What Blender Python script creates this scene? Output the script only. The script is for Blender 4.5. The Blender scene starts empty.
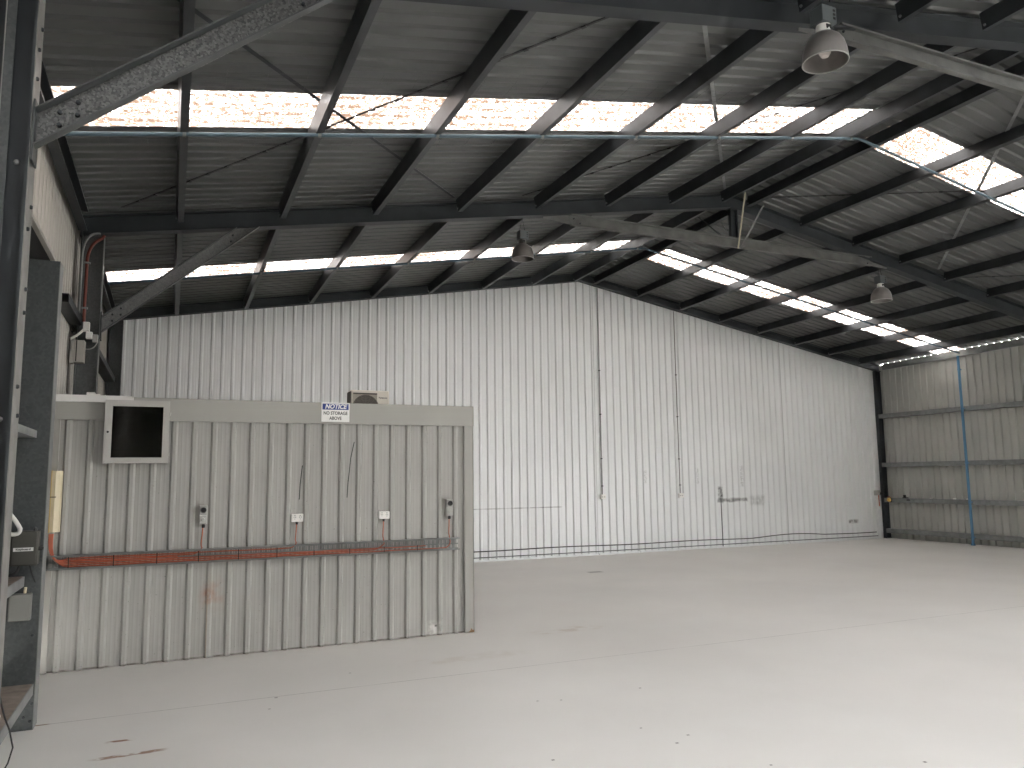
import bpy, math, random
from mathutils import Vector, Matrix
random.seed(7)
sc = bpy.context.scene
col = sc.collection

# ------------------------------------------------------------------ materials
MATS = {}
def mat(name, color, rough=0.6, metal=0.0, noise=None, bump=None, spec=0.5):
    """noise = (scale, amount, detail) brightness mottling ; bump=(scale,strength)"""
    m = bpy.data.materials.new(name); m.use_nodes = True
    nt = m.node_tree; b = nt.nodes['Principled BSDF']
    b.inputs['Base Color'].default_value = (*color, 1)
    b.inputs['Roughness'].default_value = rough
    b.inputs['Metallic'].default_value = metal
    b.inputs['Specular IOR Level'].default_value = spec
    tc = nt.nodes.new('ShaderNodeTexCoord')
    if noise:
        n = nt.nodes.new('ShaderNodeTexNoise'); n.inputs['Scale'].default_value = noise[0]
        n.inputs['Detail'].default_value = noise[2] if len(noise) > 2 else 4
        nt.links.new(tc.outputs['Object'], n.inputs['Vector'])
        mx = nt.nodes.new('ShaderNodeMix'); mx.data_type = 'RGBA'
        lo = [c*(1-noise[1]) for c in color]; hi = [min(1, c*(1+noise[1])) for c in color]
        mx.inputs['A'].default_value = (*lo, 1); mx.inputs['B'].default_value = (*hi, 1)
        mr = nt.nodes.new('ShaderNodeMapRange')
        mr.inputs['From Min'].default_value = .3; mr.inputs['From Max'].default_value = .7
        nt.links.new(n.outputs['Fac'], mr.inputs['Value'])
        nt.links.new(mr.outputs['Result'], mx.inputs['Factor'])
        nt.links.new(mx.outputs['Result'], b.inputs['Base Color'])
    if bump:
        n2 = nt.nodes.new('ShaderNodeTexNoise'); n2.inputs['Scale'].default_value = bump[0]
        nt.links.new(tc.outputs['Object'], n2.inputs['Vector'])
        bp = nt.nodes.new('ShaderNodeBump'); bp.inputs['Strength'].default_value = bump[1]
        bp.inputs['Distance'].default_value = .01
        nt.links.new(n2.outputs['Fac'], bp.inputs['Height'])
        nt.links.new(bp.outputs['Normal'], b.inputs['Normal'])
    MATS[name] = m
    return m

def speckle_mat(name, c1, c2, scale, rough=.5, metal=.4):
    m = mat(name, c1, rough, metal); nt = m.node_tree; b = nt.nodes['Principled BSDF']
    tc = nt.nodes['Texture Coordinate']
    v = nt.nodes.new('ShaderNodeTexVoronoi'); v.inputs['Scale'].default_value = scale
    nt.links.new(tc.outputs['Object'], v.inputs['Vector'])
    mx = nt.nodes.new('ShaderNodeMix'); mx.data_type = 'RGBA'
    mx.inputs['A'].default_value = (*c1, 1); mx.inputs['B'].default_value = (*c2, 1)
    nt.links.new(v.outputs['Color'], mx.inputs['Factor'])
    nt.links.new(mx.outputs['Result'], b.inputs['Base Color'])
    return m

class Stains:
    """adds shaped stains (soft rectangles broken by noise) to a material, in object coordinates"""
    def __init__(s, m):
        s.m = m; s.nt = m.node_tree; s.b = s.nt.nodes['Principled BSDF']
        s.tc = s.nt.nodes['Texture Coordinate']
        sp = s.nt.nodes.new('ShaderNodeSeparateXYZ'); s.nt.links.new(s.tc.outputs['Object'], sp.inputs[0]); s.sp = sp
        inp = s.b.inputs['Base Color']
        if inp.links: s.cur = inp.links[0].from_socket
        else:
            r = s.nt.nodes.new('ShaderNodeRGB'); r.outputs[0].default_value = inp.default_value; s.cur = r.outputs[0]
    def axis(s, ch, c, h, soft, warp=None):
        nt = s.nt
        a = nt.nodes.new('ShaderNodeMath'); a.operation = 'SUBTRACT'; a.inputs[1].default_value = c
        nt.links.new(s.sp.outputs[ch], a.inputs[0]); src = a.outputs[0]
        if warp is not None:
            w = nt.nodes.new('ShaderNodeMath'); w.operation = 'ADD'
            nt.links.new(src, w.inputs[0]); nt.links.new(warp, w.inputs[1]); src = w.outputs[0]
        ab = nt.nodes.new('ShaderNodeMath'); ab.operation = 'ABSOLUTE'; nt.links.new(src, ab.inputs[0])
        mr = nt.nodes.new('ShaderNodeMapRange'); mr.interpolation_type = 'SMOOTHSTEP'
        mr.inputs['From Min'].default_value = h; mr.inputs['From Max'].default_value = h+soft
        mr.inputs['To Min'].default_value = 1; mr.inputs['To Max'].default_value = 0
        nt.links.new(ab.outputs[0], mr.inputs['Value'])
        return mr.outputs['Result']
    def mul(s, a, b):
        n = s.nt.nodes.new('ShaderNodeMath'); n.operation = 'MULTIPLY'
        s.nt.links.new(a, n.inputs[0])
        if isinstance(b, (int, float)): n.inputs[1].default_value = b
        else: s.nt.links.new(b, n.inputs[1])
        return n.outputs[0]
    def noise(s, scale, lo, hi):
        n = s.nt.nodes.new('ShaderNodeTexNoise'); n.inputs['Scale'].default_value = scale
        s.nt.links.new(s.tc.outputs['Object'], n.inputs['Vector'])
        mr = s.nt.nodes.new('ShaderNodeMapRange'); mr.inputs['From Min'].default_value = lo; mr.inputs['From Max'].default_value = hi
        s.nt.links.new(n.outputs['Fac'], mr.inputs['Value']); return mr.outputs['Result']
    def warp(s, scale, amt):
        n = s.nt.nodes.new('ShaderNodeTexNoise'); n.inputs['Scale'].default_value = scale
        s.nt.links.new(s.tc.outputs['Object'], n.inputs['Vector'])
        a = s.nt.nodes.new('ShaderNodeMath'); a.operation = 'MULTIPLY_ADD'; a.inputs[1].default_value = amt; a.inputs[2].default_value = -amt*.5
        s.nt.links.new(n.outputs['Fac'], a.inputs[0]); return a.outputs[0]
    def apply(s, mask, color):
        mx = s.nt.nodes.new('ShaderNodeMix'); mx.data_type = 'RGBA'
        s.nt.links.new(mask, mx.inputs['Factor']); s.nt.links.new(s.cur, mx.inputs['A'])
        mx.inputs['B'].default_value = (*color, 1); s.cur = mx.outputs['Result']
    def rect(s, c1, h1, soft1, c2, h2, soft2, color, amt=1, ch=('X', 'Z'), noise=None, warp=None):
        w = s.warp(*warp) if warp else None
        k = s.mul(s.axis(ch[0], c1, h1, soft1), s.axis(ch[1], c2, h2, soft2, w))
        if noise: k = s.mul(k, s.noise(*noise))
        s.apply(s.mul(k, amt), color)
    def done(s): s.nt.links.new(s.cur, s.b.inputs['Base Color'])

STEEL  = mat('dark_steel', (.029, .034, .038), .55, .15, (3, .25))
PURLIN = mat('purlin_steel', (.045, .050, .054), .38, .4, (4, .2))
GALV   = mat('galvanised', (.23, .24, .235), .5, .35, (9, .15))
COLM   = speckle_mat('column_steel', (.055, .062, .063), (.085, .092, .092), 60, .55, .2)
MIDCOL = speckle_mat('mid_column_steel', (.085, .092, .092), (.125, .133, .130), 60, .5, .2)
SPECK  = speckle_mat('speckled_galv', (.030, .032, .032), (.17, .17, .165), 90, .5, .35)
MIDBR  = speckle_mat('brace_galv', (.12, .125, .122), (.20, .205, .20), 70, .5, .35)
BRFL   = mat('brace_flange', (.075, .08, .08), .55, .2, (5, .15))
FLG_LIT    = mat('lit_flange_face', (.22, .215, .20), .5, .2, (8, .2))  # paler colour for light falling on the near column's flange
TIE    = mat('tie_steel', (.12, .122, .115), .5, .3, (5, .25))
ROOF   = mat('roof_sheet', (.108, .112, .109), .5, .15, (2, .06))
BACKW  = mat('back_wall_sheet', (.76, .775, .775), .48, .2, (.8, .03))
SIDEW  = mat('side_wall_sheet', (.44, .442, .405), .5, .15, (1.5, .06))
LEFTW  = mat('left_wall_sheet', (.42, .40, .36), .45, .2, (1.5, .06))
OFFW   = mat('office_paint', (.345, .34, .315), .5, 0, (2.5, .04))
OFFT   = mat('office_trim', (.335, .33, .30), .45, 0, (2.5, .03))
FLOOR  = mat('floor_paint', (.70, .685, .655), .42, 0, (.55, .06, 6))
DARK   = mat('dark_shutter', (.035, .035, .034), .7)
BLACK  = mat('black_plastic', (.012, .012, .012), .5)
WHITE  = mat('white_plastic', (.78, .77, .73), .4)
WHITEM = mat('white_flashing', (.70, .69, .66), .5)
GREYB2 = mat('dull_grey_plastic', (.20, .20, .185), .55)
GREYB  = mat('grey_plastic', (.40, .40, .375), .5)
DGREYB = mat('dark_grey_box', (.060, .059, .050), .55)
CREAM  = mat('cream_plastic', (.62, .55, .38), .5)
YELLOW = mat('aged_yellow_plastic', (.50, .34, .10), .5)
ORANGE = mat('orange_cable', (.40, .095, .042), .5, 0, (30, .12))
RED    = mat('orange_red_conduit', (.15, .030, .017), .5)
BLUEP  = mat('blue_pipe', (.10, .24, .40), .35)
PALEP  = mat('pale_blue_pipe', (.075, .12, .15), .5, .05)
LAMP   = mat('lamp_aluminium', (.23, .215, .205), .42, .35, (12, .08))
LAMPIN = mat('lamp_inside', (.30, .30, .30), .5, .1)
LAMPBX = mat('lamp_gear_box', (.10, .115, .118), .5, .2)
BULB   = mat('frosted_bulb', (.62, .56, .52), .25)
ACW    = mat('ac_casing', (.80, .76, .68), .45)
ACG    = mat('ac_grille', (.10, .085, .075), .6)
ACP    = mat('ac_recess', (.42, .38, .32), .6)
CAB    = mat('cabinet_paint', (.43, .42, .39), .45)
CABIN  = mat('cabinet_inside', (.012, .012, .012), .6)
REDDIM = mat('dim_red_panel', (.10, .022, .012), .5)
SIGNW  = mat('sign_white', (.80, .80, .78), .4)
SIGNB  = mat('sign_blue', (.018, .045, .22), .4)
INK    = mat('ink_black', (.02, .02, .02), .6)
LABELW = mat('label_white', (.75, .75, .72), .5)
DUSTY  = mat('dusty_steel', (.24, .20, .17), .8, 0, (10, .25))
WIRE   = mat('mesh_wire', (.10, .10, .10), .5, .3)
ROPE   = mat('strap_yellow', (.30, .28, .20), .7)
RUST   = mat('rust', (.27, .16, .075), .8, 0, (60, .4))
CONC   = mat('outside_concrete', (.42, .41, .39), .8)
BELL   = mat('yellow_lamp', (.80, .52, .12), .35)

# glass of the data cabinet door: dark tinted glossy
GLASS = bpy.data.materials.new('tinted_glass'); GLASS.use_nodes = True
g = GLASS.node_tree.nodes['Principled BSDF']
g.inputs['Base Color'].default_value = (.03, .03, .03, 1); g.inputs['Roughness'].default_value = .05
g.inputs['Transmission Weight'].default_value = 1; g.inputs['IOR'].default_value = 1.25

# translucent roof sheets: weathered (visible bays) and clean (unseen, added for overhead light)
def translucent(name):
    m = bpy.data.materials.new(name); m.use_nodes = True
    nt = m.node_tree; nt.nodes.remove(nt.nodes['Principled BSDF'])
    tl = nt.nodes.new('ShaderNodeBsdfTranslucent'); df = nt.nodes.new('ShaderNodeBsdfDiffuse')
    ms = nt.nodes.new('ShaderNodeMixShader'); ms.inputs[0].default_value = .25
    nt.links.new(tl.outputs[0], ms.inputs[1]); nt.links.new(df.outputs[0], ms.inputs[2])
    nt.links.new(ms.outputs[0], nt.nodes['Material Output'].inputs['Surface'])
    return m, nt, tl, df
SKYADDED, nt, tl, df = translucent('added_clean_sheet')
for sh in (tl, df): sh.inputs['Color'].default_value = (.40, .40, .41, 1)
SKY, nt, tl, df = translucent('translucent_sheet')
tc = nt.nodes.new('ShaderNodeTexCoord')
mp = nt.nodes.new('ShaderNodeMapping'); mp.inputs['Scale'].default_value = (1, 2.0, 1)
n1 = nt.nodes.new('ShaderNodeTexNoise'); n1.inputs['Scale'].default_value = 21; n1.inputs['Detail'].default_value = 5; n1.inputs['Roughness'].default_value = .8
n2 = nt.nodes.new('ShaderNodeTexNoise'); n2.inputs['Scale'].default_value = .9; n2.inputs['Detail'].default_value = 3
nt.links.new(tc.outputs['Object'], mp.inputs['Vector']); nt.links.new(mp.outputs['Vector'], n1.inputs['Vector'])
nt.links.new(tc.outputs['Object'], n2.inputs['Vector'])
ad = nt.nodes.new('ShaderNodeMath'); ad.operation = 'MULTIPLY_ADD'; ad.inputs[1].default_value = .16
nt.links.new(n2.outputs['Fac'], ad.inputs[0]); nt.links.new(n1.outputs['Fac'], ad.inputs[2])
cr = nt.nodes.new('ShaderNodeValToRGB')
cr.color_ramp.elements[0].position = .475; cr.color_ramp.elements[0].color = (.80, .80, .80, 1)
cr.color_ramp.elements[1].position = .64; cr.color_ramp.elements[1].color = (.034, .022, .0155, 1)
e = cr.color_ramp.elements.new(.535); e.color = (.075, .060, .050, 1)
nt.links.new(ad.outputs[0], cr.inputs['Fac'])
nt.links.new(cr.outputs['Color'], tl.inputs['Color']); nt.links.new(cr.outputs['Color'], df.inputs['Color'])

# ------------------------------------------------------------------ mesh helpers
class MB:
    def __init__(s): s.v = []; s.f = []; s.mi = []; s.cur = 0; s.smooth = []
    def add(s, verts, faces, smooth=False):
        o = len(s.v); s.v += [tuple(p) for p in verts]
        for f in faces:
            s.f.append(tuple(i+o for i in f)); s.mi.append(s.cur); s.smooth.append(smooth)
        return s
    def box(s, x0, x1, y0, y1, z0, z1):
        x0, x1 = min(x0, x1), max(x0, x1); y0, y1 = min(y0, y1), max(y0, y1); z0, z1 = min(z0, z1), max(z0, z1)
        return s.add([(x0,y0,z0),(x1,y0,z0),(x1,y1,z0),(x0,y1,z0),(x0,y0,z1),(x1,y0,z1),(x1,y1,z1),(x0,y1,z1)],
              [(0,3,2,1),(4,5,6,7),(0,1,5,4),(1,2,6,5),(2,3,7,6),(3,0,4,7)])
    def bbox(s, x0, x1, y0, y1, z0, z1, b=.004):
        """box with chamfered edges (octagonal prism-like both ways)"""
        import bmesh
        bm = bmesh.new()
        bmesh.ops.create_cube(bm, size=1)
        for v in bm.verts:
            v.co = Vector(((x0+x1)/2+v.co.x*(x1-x0), (y0+y1)/2+v.co.y*(y1-y0), (z0+z1)/2+v.co.z*(z1-z0)))
        bmesh.ops.bevel(bm, geom=list(bm.edges), offset=b, segments=2, affect='EDGES', profile=.5)
        bm.verts.index_update()
        s.add([v.co[:] for v in bm.verts], [[v.index for v in f.verts] for f in bm.faces]); bm.free(); return s
    def prism(s, prof, P0, P1, U, W):
        """extrude closed 2-D profile from P0 to P1, profile axes U,W"""
        P0, P1, U, W = map(Vector, (P0, P1, U, W)); n = len(prof)
        vs = [P0+U*a+W*b for a, b in prof]+[P1+U*a+W*b for a, b in prof]
        fs = [(i, (i+1) % n, n+(i+1) % n, n+i) for i in range(n)]
        fs += [tuple(range(n-1, -1, -1)), tuple(range(n, 2*n))]
        return s.add(vs, fs)
    def quad(s, *p): return s.add(p, [tuple(range(len(p)))])
    def tube(s, pts, r, n=8, cap=True, smooth=True):
        pts = [Vector(p) for p in pts]; vs = []; fs = []; prev = None
        for i, p in enumerate(pts):
            if i == 0: d = pts[1]-p
            elif i == len(pts)-1: d = p-pts[i-1]
            else: d = (pts[i+1]-p).normalized()+(p-pts[i-1]).normalized()
            d.normalize()
            if prev is None:
                a = Vector((0, 0, 1)) if abs(d.z) < .9 else Vector((1, 0, 0))
                u = d.cross(a).normalized()
            else: u = (prev-d*prev.dot(d)).normalized()
            prev = u; w = d.cross(u)
            rr = r[i] if isinstance(r, (list, tuple)) else r
            for k in range(n):
                t = 2*math.pi*k/n; vs.append(p+u*rr*math.cos(t)+w*rr*math.sin(t))
        for i in range(len(pts)-1):
            for k in range(n):
                fs.append((i*n+k, i*n+(k+1) % n, (i+1)*n+(k+1) % n, (i+1)*n+k))
        if cap: fs += [tuple(range(n-1, -1, -1)), tuple(range((len(pts)-1)*n, len(pts)*n))]
        return s.add(vs, fs, smooth)
    def lathe(s, prof, c, n=28, axis='Z', closed=False):
        """prof list of (r, h)"""
        c = Vector(c); vs = []; fs = []; m = len(prof)
        for r, h in prof:
            for k in range(n):
                t = 2*math.pi*k/n
                if axis == 'Z': vs.append(c+Vector((r*math.cos(t), r*math.sin(t), h)))
                elif axis == 'Y': vs.append(c+Vector((r*math.cos(t), h, r*math.sin(t))))
                else: vs.append(c+Vector((h, r*math.cos(t), r*math.sin(t))))
        for i in range(m-1 if not closed else m):
            j = (i+1) % m
            for k in range(n):
                fs.append((i*n+k, i*n+(k+1) % n, j*n+(k+1) % n, j*n+k))
        if not closed:
            if prof[0][0] > 1e-5: fs.append(tuple(range(n-1, -1, -1)))
            if prof[-1][0] > 1e-5: fs.append(tuple(range((m-1)*n, m*n)))
        return s.add(vs, fs, True)
    def build(s, name, materials, parent=None, loc=None):
        """verts are in world coordinates; origin = parent's origin or loc"""
        wp = Vector(parent['_w']) if parent is not None else Vector((0, 0, 0))
        w = Vector(loc) if loc is not None else wp
        me = bpy.data.meshes.new(name)
        me.from_pydata([tuple(Vector(p)-w) for p in s.v], [], s.f)
        if not isinstance(materials, (list, tuple)): materials = [materials]
        for m in materials: me.materials.append(m)
        me.polygons.foreach_set('material_index', s.mi)
        me.polygons.foreach_set('use_smooth', s.smooth)
        import bmesh
        bm = bmesh.new(); bm.from_mesh(me)
        bmesh.ops.remove_doubles(bm, verts=bm.verts, dist=1e-6)
        bmesh.ops.recalc_face_normals(bm, faces=bm.faces); bm.to_mesh(me); bm.free()
        me.update()
        if any(s.smooth):
            try: me.set_sharp_from_angle(angle=math.radians(40))
            except Exception: pass
        o = bpy.data.objects.new(name, me); col.objects.link(o)
        if parent is not None: o.parent = parent
        o.location = w-wp; o['_w'] = tuple(w)
        return o

def tag(o, label=None, cat=None, group=None, kind=None):
    if label: o['label'] = label
    if cat: o['category'] = cat
    if group: o['group'] = group
    if kind: o['kind'] = kind
    return o
def empty(name, loc, label, cat, group=None, kind=None):
    o = bpy.data.objects.new(name, None); col.objects.link(o); o.location = loc; o['_w'] = tuple(loc)
    o.empty_display_size = .1
    return tag(o, label, cat, group, kind)
def struct(name, mb, m, label=None, cat=None):
    o = mb.build(name, m); tag(o, label, cat, None, 'structure'); return o

def text_mesh(txt, size, m, parent, pos, name, right=(1, 0, 0), up=(0, 0, 1), shear=0, offset=0, width=None):
    cu = bpy.data.curves.new('txt', 'FONT'); cu.body = txt; cu.size = size; cu.shear = shear; cu.offset = offset
    cu.align_x = 'CENTER'; cu.align_y = 'CENTER'; cu.extrude = .0006; cu.resolution_u = 3
    t = bpy.data.objects.new('txt', cu); col.objects.link(t)
    bpy.context.view_layer.update()
    dg = bpy.context.evaluated_depsgraph_get()
    me = bpy.data.meshes.new_from_object(t.evaluated_get(dg))
    bpy.data.objects.remove(t); bpy.data.curves.remove(cu)
    xs = [v.co.x for v in me.vertices]; w0 = max(xs)-min(xs); k = (width/w0) if width else 1
    R_, U_ = Vector(right), Vector(up); N_ = R_.cross(U_)
    pw = Vector(parent['_w'])
    for v in me.vertices: v.co = Vector(pos)-pw+R_*(v.co.x*k)+U_*v.co.y+N_*v.co.z
    me.name = name; me.materials.clear(); me.materials.append(m)
    o = bpy.data.objects.new(name, me); col.objects.link(o); o.parent = parent; o['_w'] = tuple(pw)
    return o

# ------------------------------------------------------------------ shed dimensions
XL, XR, XA = -1.05, 16.78, 7.95          # cladding left/right, ridge
SL, SR = .1685, .181                     # roof slopes
def zu(x): return 4.502+SL*x if x <= XA else 5.8416-SR*(x-XA)     # underside of rafters
def zp(x): return zu(x)+.10              # underside of purlins
def zs(x): return zu(x)+.28              # roof sheet pans
YF, Y0, Y1, Y2, YB = -5.4, 4.45, 9.4, 14.30, 14.40
def fall(y): return max(0.0, y-Y1)/(Y2-Y1)*.10      # the far bay's roof falls slightly towards the back wall
PITCH = .1745
def ribbed(length, h=.027, base=.062, top=.026, pitch=PITCH, flute=.0028, start=0.0, phase=0.0):
    """profile points (along, height) of trapezoidal sheeting"""
    pts = [(start, 0.0)]; a = start+phase
    end = start+length
    def put(p, q):
        if start < p < end: pts.append((p, q))
    while a < end:
        f0 = (base-top)/2
        put(a, 0); put(a+f0*.55, h*.62); put(a+f0, h); put(a+f0+top, h); put(a+base-f0*.55, h*.62); put(a+base, 0)
        pan = pitch-base
        if flute > 0:
            for k in (.33, .67):
                c = a+base+pan*k
                put(c-.012, 0); put(c, flute); put(c+.012, 0)
        a += pitch
    pts.append((end, 0.0)); return pts

def wall_sheet(mb, prof, fn, lo, hi):
    """prof along; fn(a,h,z)->point ; lo/hi functions of a giving z"""
    vs = []
    for a, h in prof: vs += [fn(a, h, lo(a)), fn(a, h, hi(a))]
    fs = [(2*i, 2*i+2, 2*i+3, 2*i+1) for i in range(len(prof)-1)]
    mb.add(vs, fs)

# ------------------------------------------------------------------ floor and outside ground
fl = MB(); fl.box(XL-.05, XR+.05, YF, YB+.05, -.15, 0)
floor = struct('floor', fl, FLOOR, 'pale grey painted concrete floor with a fine joint line', 'floor')
s = Stains(FLOOR)
s.rect(0, 99, 1, 6.36, .0025, .003, (.27, .255, .235), .85, ('X', 'Y'), (3, .15, .5))
s.rect(-.17, .14, .10, 5.455, .012, .02, (.22, .09, .025), 1, ('X', 'Y'), (14, .33, .5), (6, .07))
s.rect(-.235, .05, .05, 5.75, .008, .02, (.22, .09, .03), 1, ('X', 'Y'), (14, .33, .5), (6, .06))
s.rect(6.78, .12, .03, 11.88, .07, .03, (.25, .24, .23), .8, ('X', 'Y'))
s.rect(2.6, .35, .3, 6.9, .06, .1, (.55, .50, .43), .4, ('X', 'Y'), (5, .42, .6), (3, .3))
s.rect(4.0, .22, .3, 7.62, .04, .1, (.48, .40, .32), .55, ('X', 'Y'), (6, .42, .6), (3, .3))
s.rect(-.83, .10, .05, 6.36, .008, .01, (.22, .14, .08), .9, ('X', 'Y'))
for (x, y) in ((2.114, 4.253), (1.469, 6.827), (.80, 6.33), (3.198, 3.643), (4.017, 3.30), (3.42, 5.333), (2.894, 4.516), (2.936, 4.177), (2.718, 5.316), (3.087, 4.269), (2.55, 5.37), (.72, 6.05)):
    r = random.uniform(.006, .012)
    s.rect(x, r, .004, y, r*.8, .004, (.10, .085, .07), .9, ('X', 'Y'))
# large faint pinkish / worn areas
k = s.noise(.35, .5, .7); s.apply(s.mul(k, .35), (.66, .63, .595))
k = s.noise(1.3, .56, .7); s.apply(s.mul(k, .30), (.72, .715, .69))
s.done()
gr = MB(); gr.box(-60, 80, -70, 80, -.45, -.16)
struct('ground_outside', gr, CONC, 'grey concrete yard outside the shed', 'ground')

# ------------------------------------------------------------------ roof sheeting
HW = .375
SKYLIGHTS = [(-3.2, -2.2), (1.5, 2.2), (6.43, 7.14), (11.93, 12.62)]  # first two strips are unseen, added for overhead light
segs = []; y = YF
for a, b in SKYLIGHTS: segs += [(y, a, False), (a, b, True)]; y = b
segs.append((y, YB+.06, False))
def sheet(mb, y0, y1, x0, x1, fine=True):
    k0 = math.ceil((y0-YF)/PITCH)
    prof = ribbed(y1-y0, .028, .056, .026, PITCH, 0, y0, (YF+k0*PITCH)-y0)
    if x0 < XA: cuts = [x0, x1]
    else: cuts = [x0, x1]
    wall_sheet(mb, prof, lambda a, h, x: (x, a, zs(x)-fall(a)+h), lambda a: cuts[0], lambda a: cuts[1])
roof = MB(); nwin = 0
RIDGE_L, RIDGE_R = 7.80, 8.28
for (a, b, sky) in segs:
    if not sky:
        sheet(roof, a, b, XL-.12, XA); sheet(roof, a, b, XA, XR+.006)
    else:
        sheet(roof, a-.05, b+.05, RIDGE_L-.04, XA); sheet(roof, a-.05, b+.05, XA, RIDGE_R+.04)
        where = {-3.2: 'clean, added for daylight, entrance', 1.5: 'front', 6.43: 'near', 11.93: 'far'}[a]
        for side, x0, x1 in (('left', XL-.12, RIDGE_L), ('right', RIDGE_R, XR+.006)):
            nwin += 1; w = MB(); sheet(w, a-.02, b+.02, x0, x1)
            w.v = [(p[0], p[1], p[2]+.0015) for p in w.v]
            struct('window_%d' % nwin, w, SKY if a > 5 else SKYADDED, 'translucent skylight strip across the %s roof slope, %s bay' % (side, where), 'skylight')
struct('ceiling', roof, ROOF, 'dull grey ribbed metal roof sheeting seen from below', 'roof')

# ------------------------------------------------------------------ walls
bw = MB()
prof = ribbed(XR-XL+.1, .030, .064, .026, PITCH, .0012, XL-.1, .14)
prof.append((XA, 0)); prof = sorted(prof)
wall_sheet(bw, prof, lambda a, h, z: (a, YB-h, z), lambda a: 0.0, lambda a: zs(a)-fall(YB)+.012)
struct('wall_back', bw, BACKW, 'tall pale ribbed metal gable wall at the back', 'wall')
s = Stains(BACKW)
s.rect(11.56, .035, .06, 1.20, .14, .10, (.06, .06, .06), .85, ('X', 'Z'), (9, .32, .6), (5, .1))
s.rect(11.90, .38, .1, 1.06, .012, .05, (.10, .10, .10), .75, ('X', 'Z'), (8, .30, .6), (3, .1))
s.rect(12.62, .12, .15, 1.04, .06, .10, (.28, .28, .28), .5, ('X', 'Z'), (8, .3, .6))
s.rect(15.62, .10, .08, .45, .02, .05, (.10, .09, .08), .8, ('X', 'Z'), (8, .3, .6))
s.rect(6.45, .95, .1, 1.02, .004, .012, (.33, .33, .33), .8, ('X', 'Z'), (4, .3, .55))
s.rect(9.53, .02, .05, 1.62, .11, .05, (.34, .34, .34), .6, ('X', 'Z'), (30, .4, .6))
s.rect(10.93, .02, .05, 1.62, .15, .05, (.40, .40, .40), .6, ('X', 'Z'), (30, .4, .6))
s.rect(12.2, .02, .05, 1.60, .22, .05, (.34, .34, .34), .6, ('X', 'Z'), (30, .4, .6))
for xj, wj in ((8.30, .012), (9.32, .006), (13.5, .006)):
    s.rect(xj, wj, .008, 0, 9, 1, (.30, .30, .30), .55)
k = s.noise(60, .66, .72); s.apply(s.mul(k, .35), (.3, .3, .3))
s.done()

rw = MB(); RO = (-4.6, -.4, 2.7)          # unseen side doorway behind the camera, added for daylight from the right
for a, b, z0 in ((YF, RO[0], 0), (RO[0], RO[1], RO[2]), (RO[1], YB, 0)):
    prof = ribbed(b-a, .027, .060, .026, PITCH, .0012, a, .05)
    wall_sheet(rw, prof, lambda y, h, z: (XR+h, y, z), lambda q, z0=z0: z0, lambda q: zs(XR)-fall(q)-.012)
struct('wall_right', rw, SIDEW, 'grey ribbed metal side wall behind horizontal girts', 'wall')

lw = MB(); DOOR = (4.62, 8.05, 3.69)
for (a, b, z0) in ((YF, DOOR[0], 0), (DOOR[0], DOOR[1], DOOR[2]), (DOOR[1], YB+.02, 0)):
    prof = ribbed(b-a, .030, .066, .028, PITCH, 0, a, .03)
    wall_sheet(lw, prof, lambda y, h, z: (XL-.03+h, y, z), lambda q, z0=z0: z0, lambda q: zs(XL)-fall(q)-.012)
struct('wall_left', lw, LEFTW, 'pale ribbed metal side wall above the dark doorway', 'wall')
lh = MB(); lh.box(XL-.035, XL+.004, DOOR[0], DOOR[1]+.02, DOOR[2]-.012, DOOR[2]+.02); lh.box(XL-.036, XL+.003, DOOR[1]-.01, DOOR[1]+.03, 0, DOOR[2])
struct('trim_2', lh, LEFTW, 'pale flashing along the top edge of the left wall doorway', 'trim')
# dark roller door recessed behind the opening
dr = MB(); n = 48
for i in range(n):
    z0, z1 = DOOR[2]*i/n, DOOR[2]*(i+1)/n
    dr.prism([(0, z0), (.012, z0+.01), (.012, z1-.01), (0, z1), (-.01, z1), (-.01, z0)], (-1.30, DOOR[0]-.3, 0), (-1.30, DOOR[1]+.1, 0), (1, 0, 0), (0, 0, 1))
dr.box(-1.36, -1.06, DOOR[1]+.0, DOOR[1]+.06, 0, DOOR[2]); dr.box(-1.36, -1.06, DOOR[0]-.36, DOOR[0]-.30, 0, DOOR[2]+.05)
dr.box(-1.36, -1.09, DOOR[0]-.3, DOOR[1]+.06, DOOR[2]+.0, DOOR[2]+.05)
struct('door_1', dr, DARK, 'dark roller shutter in shadow behind the tall grey mullion', 'door')
# front gable wall behind the camera
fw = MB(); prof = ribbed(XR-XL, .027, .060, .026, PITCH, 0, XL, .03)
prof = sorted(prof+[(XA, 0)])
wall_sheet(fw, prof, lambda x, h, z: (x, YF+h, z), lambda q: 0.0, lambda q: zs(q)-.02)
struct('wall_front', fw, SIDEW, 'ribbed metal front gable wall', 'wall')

# ------------------------------------------------------------------ portal frames
def isect(d, w, tf=.012, tw=.009):
    h, b = d/2, w/2
    return [(-b, -h), (b, -h), (b, -h+tf), (tw/2, -h+tf), (tw/2, h-tf), (b, h-tf), (b, h), (-b, h), (-b, h-tf), (-tw/2, h-tf), (-tw/2, -h+tf), (-b, -h+tf)]
def csect(d, w, t=.008, lip=.018):
    """channel: web at u=0, flanges towards +u ; (u, w)"""
    h = d/2
    return [(0, -h), (w, -h), (w, -h+lip), (w-t, -h+lip), (w-t, -h+t), (t, -h+t), (t, h-t), (w-t, h-t), (w-t, h-lip), (w, h-lip), (w, h), (0, h)]

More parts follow.
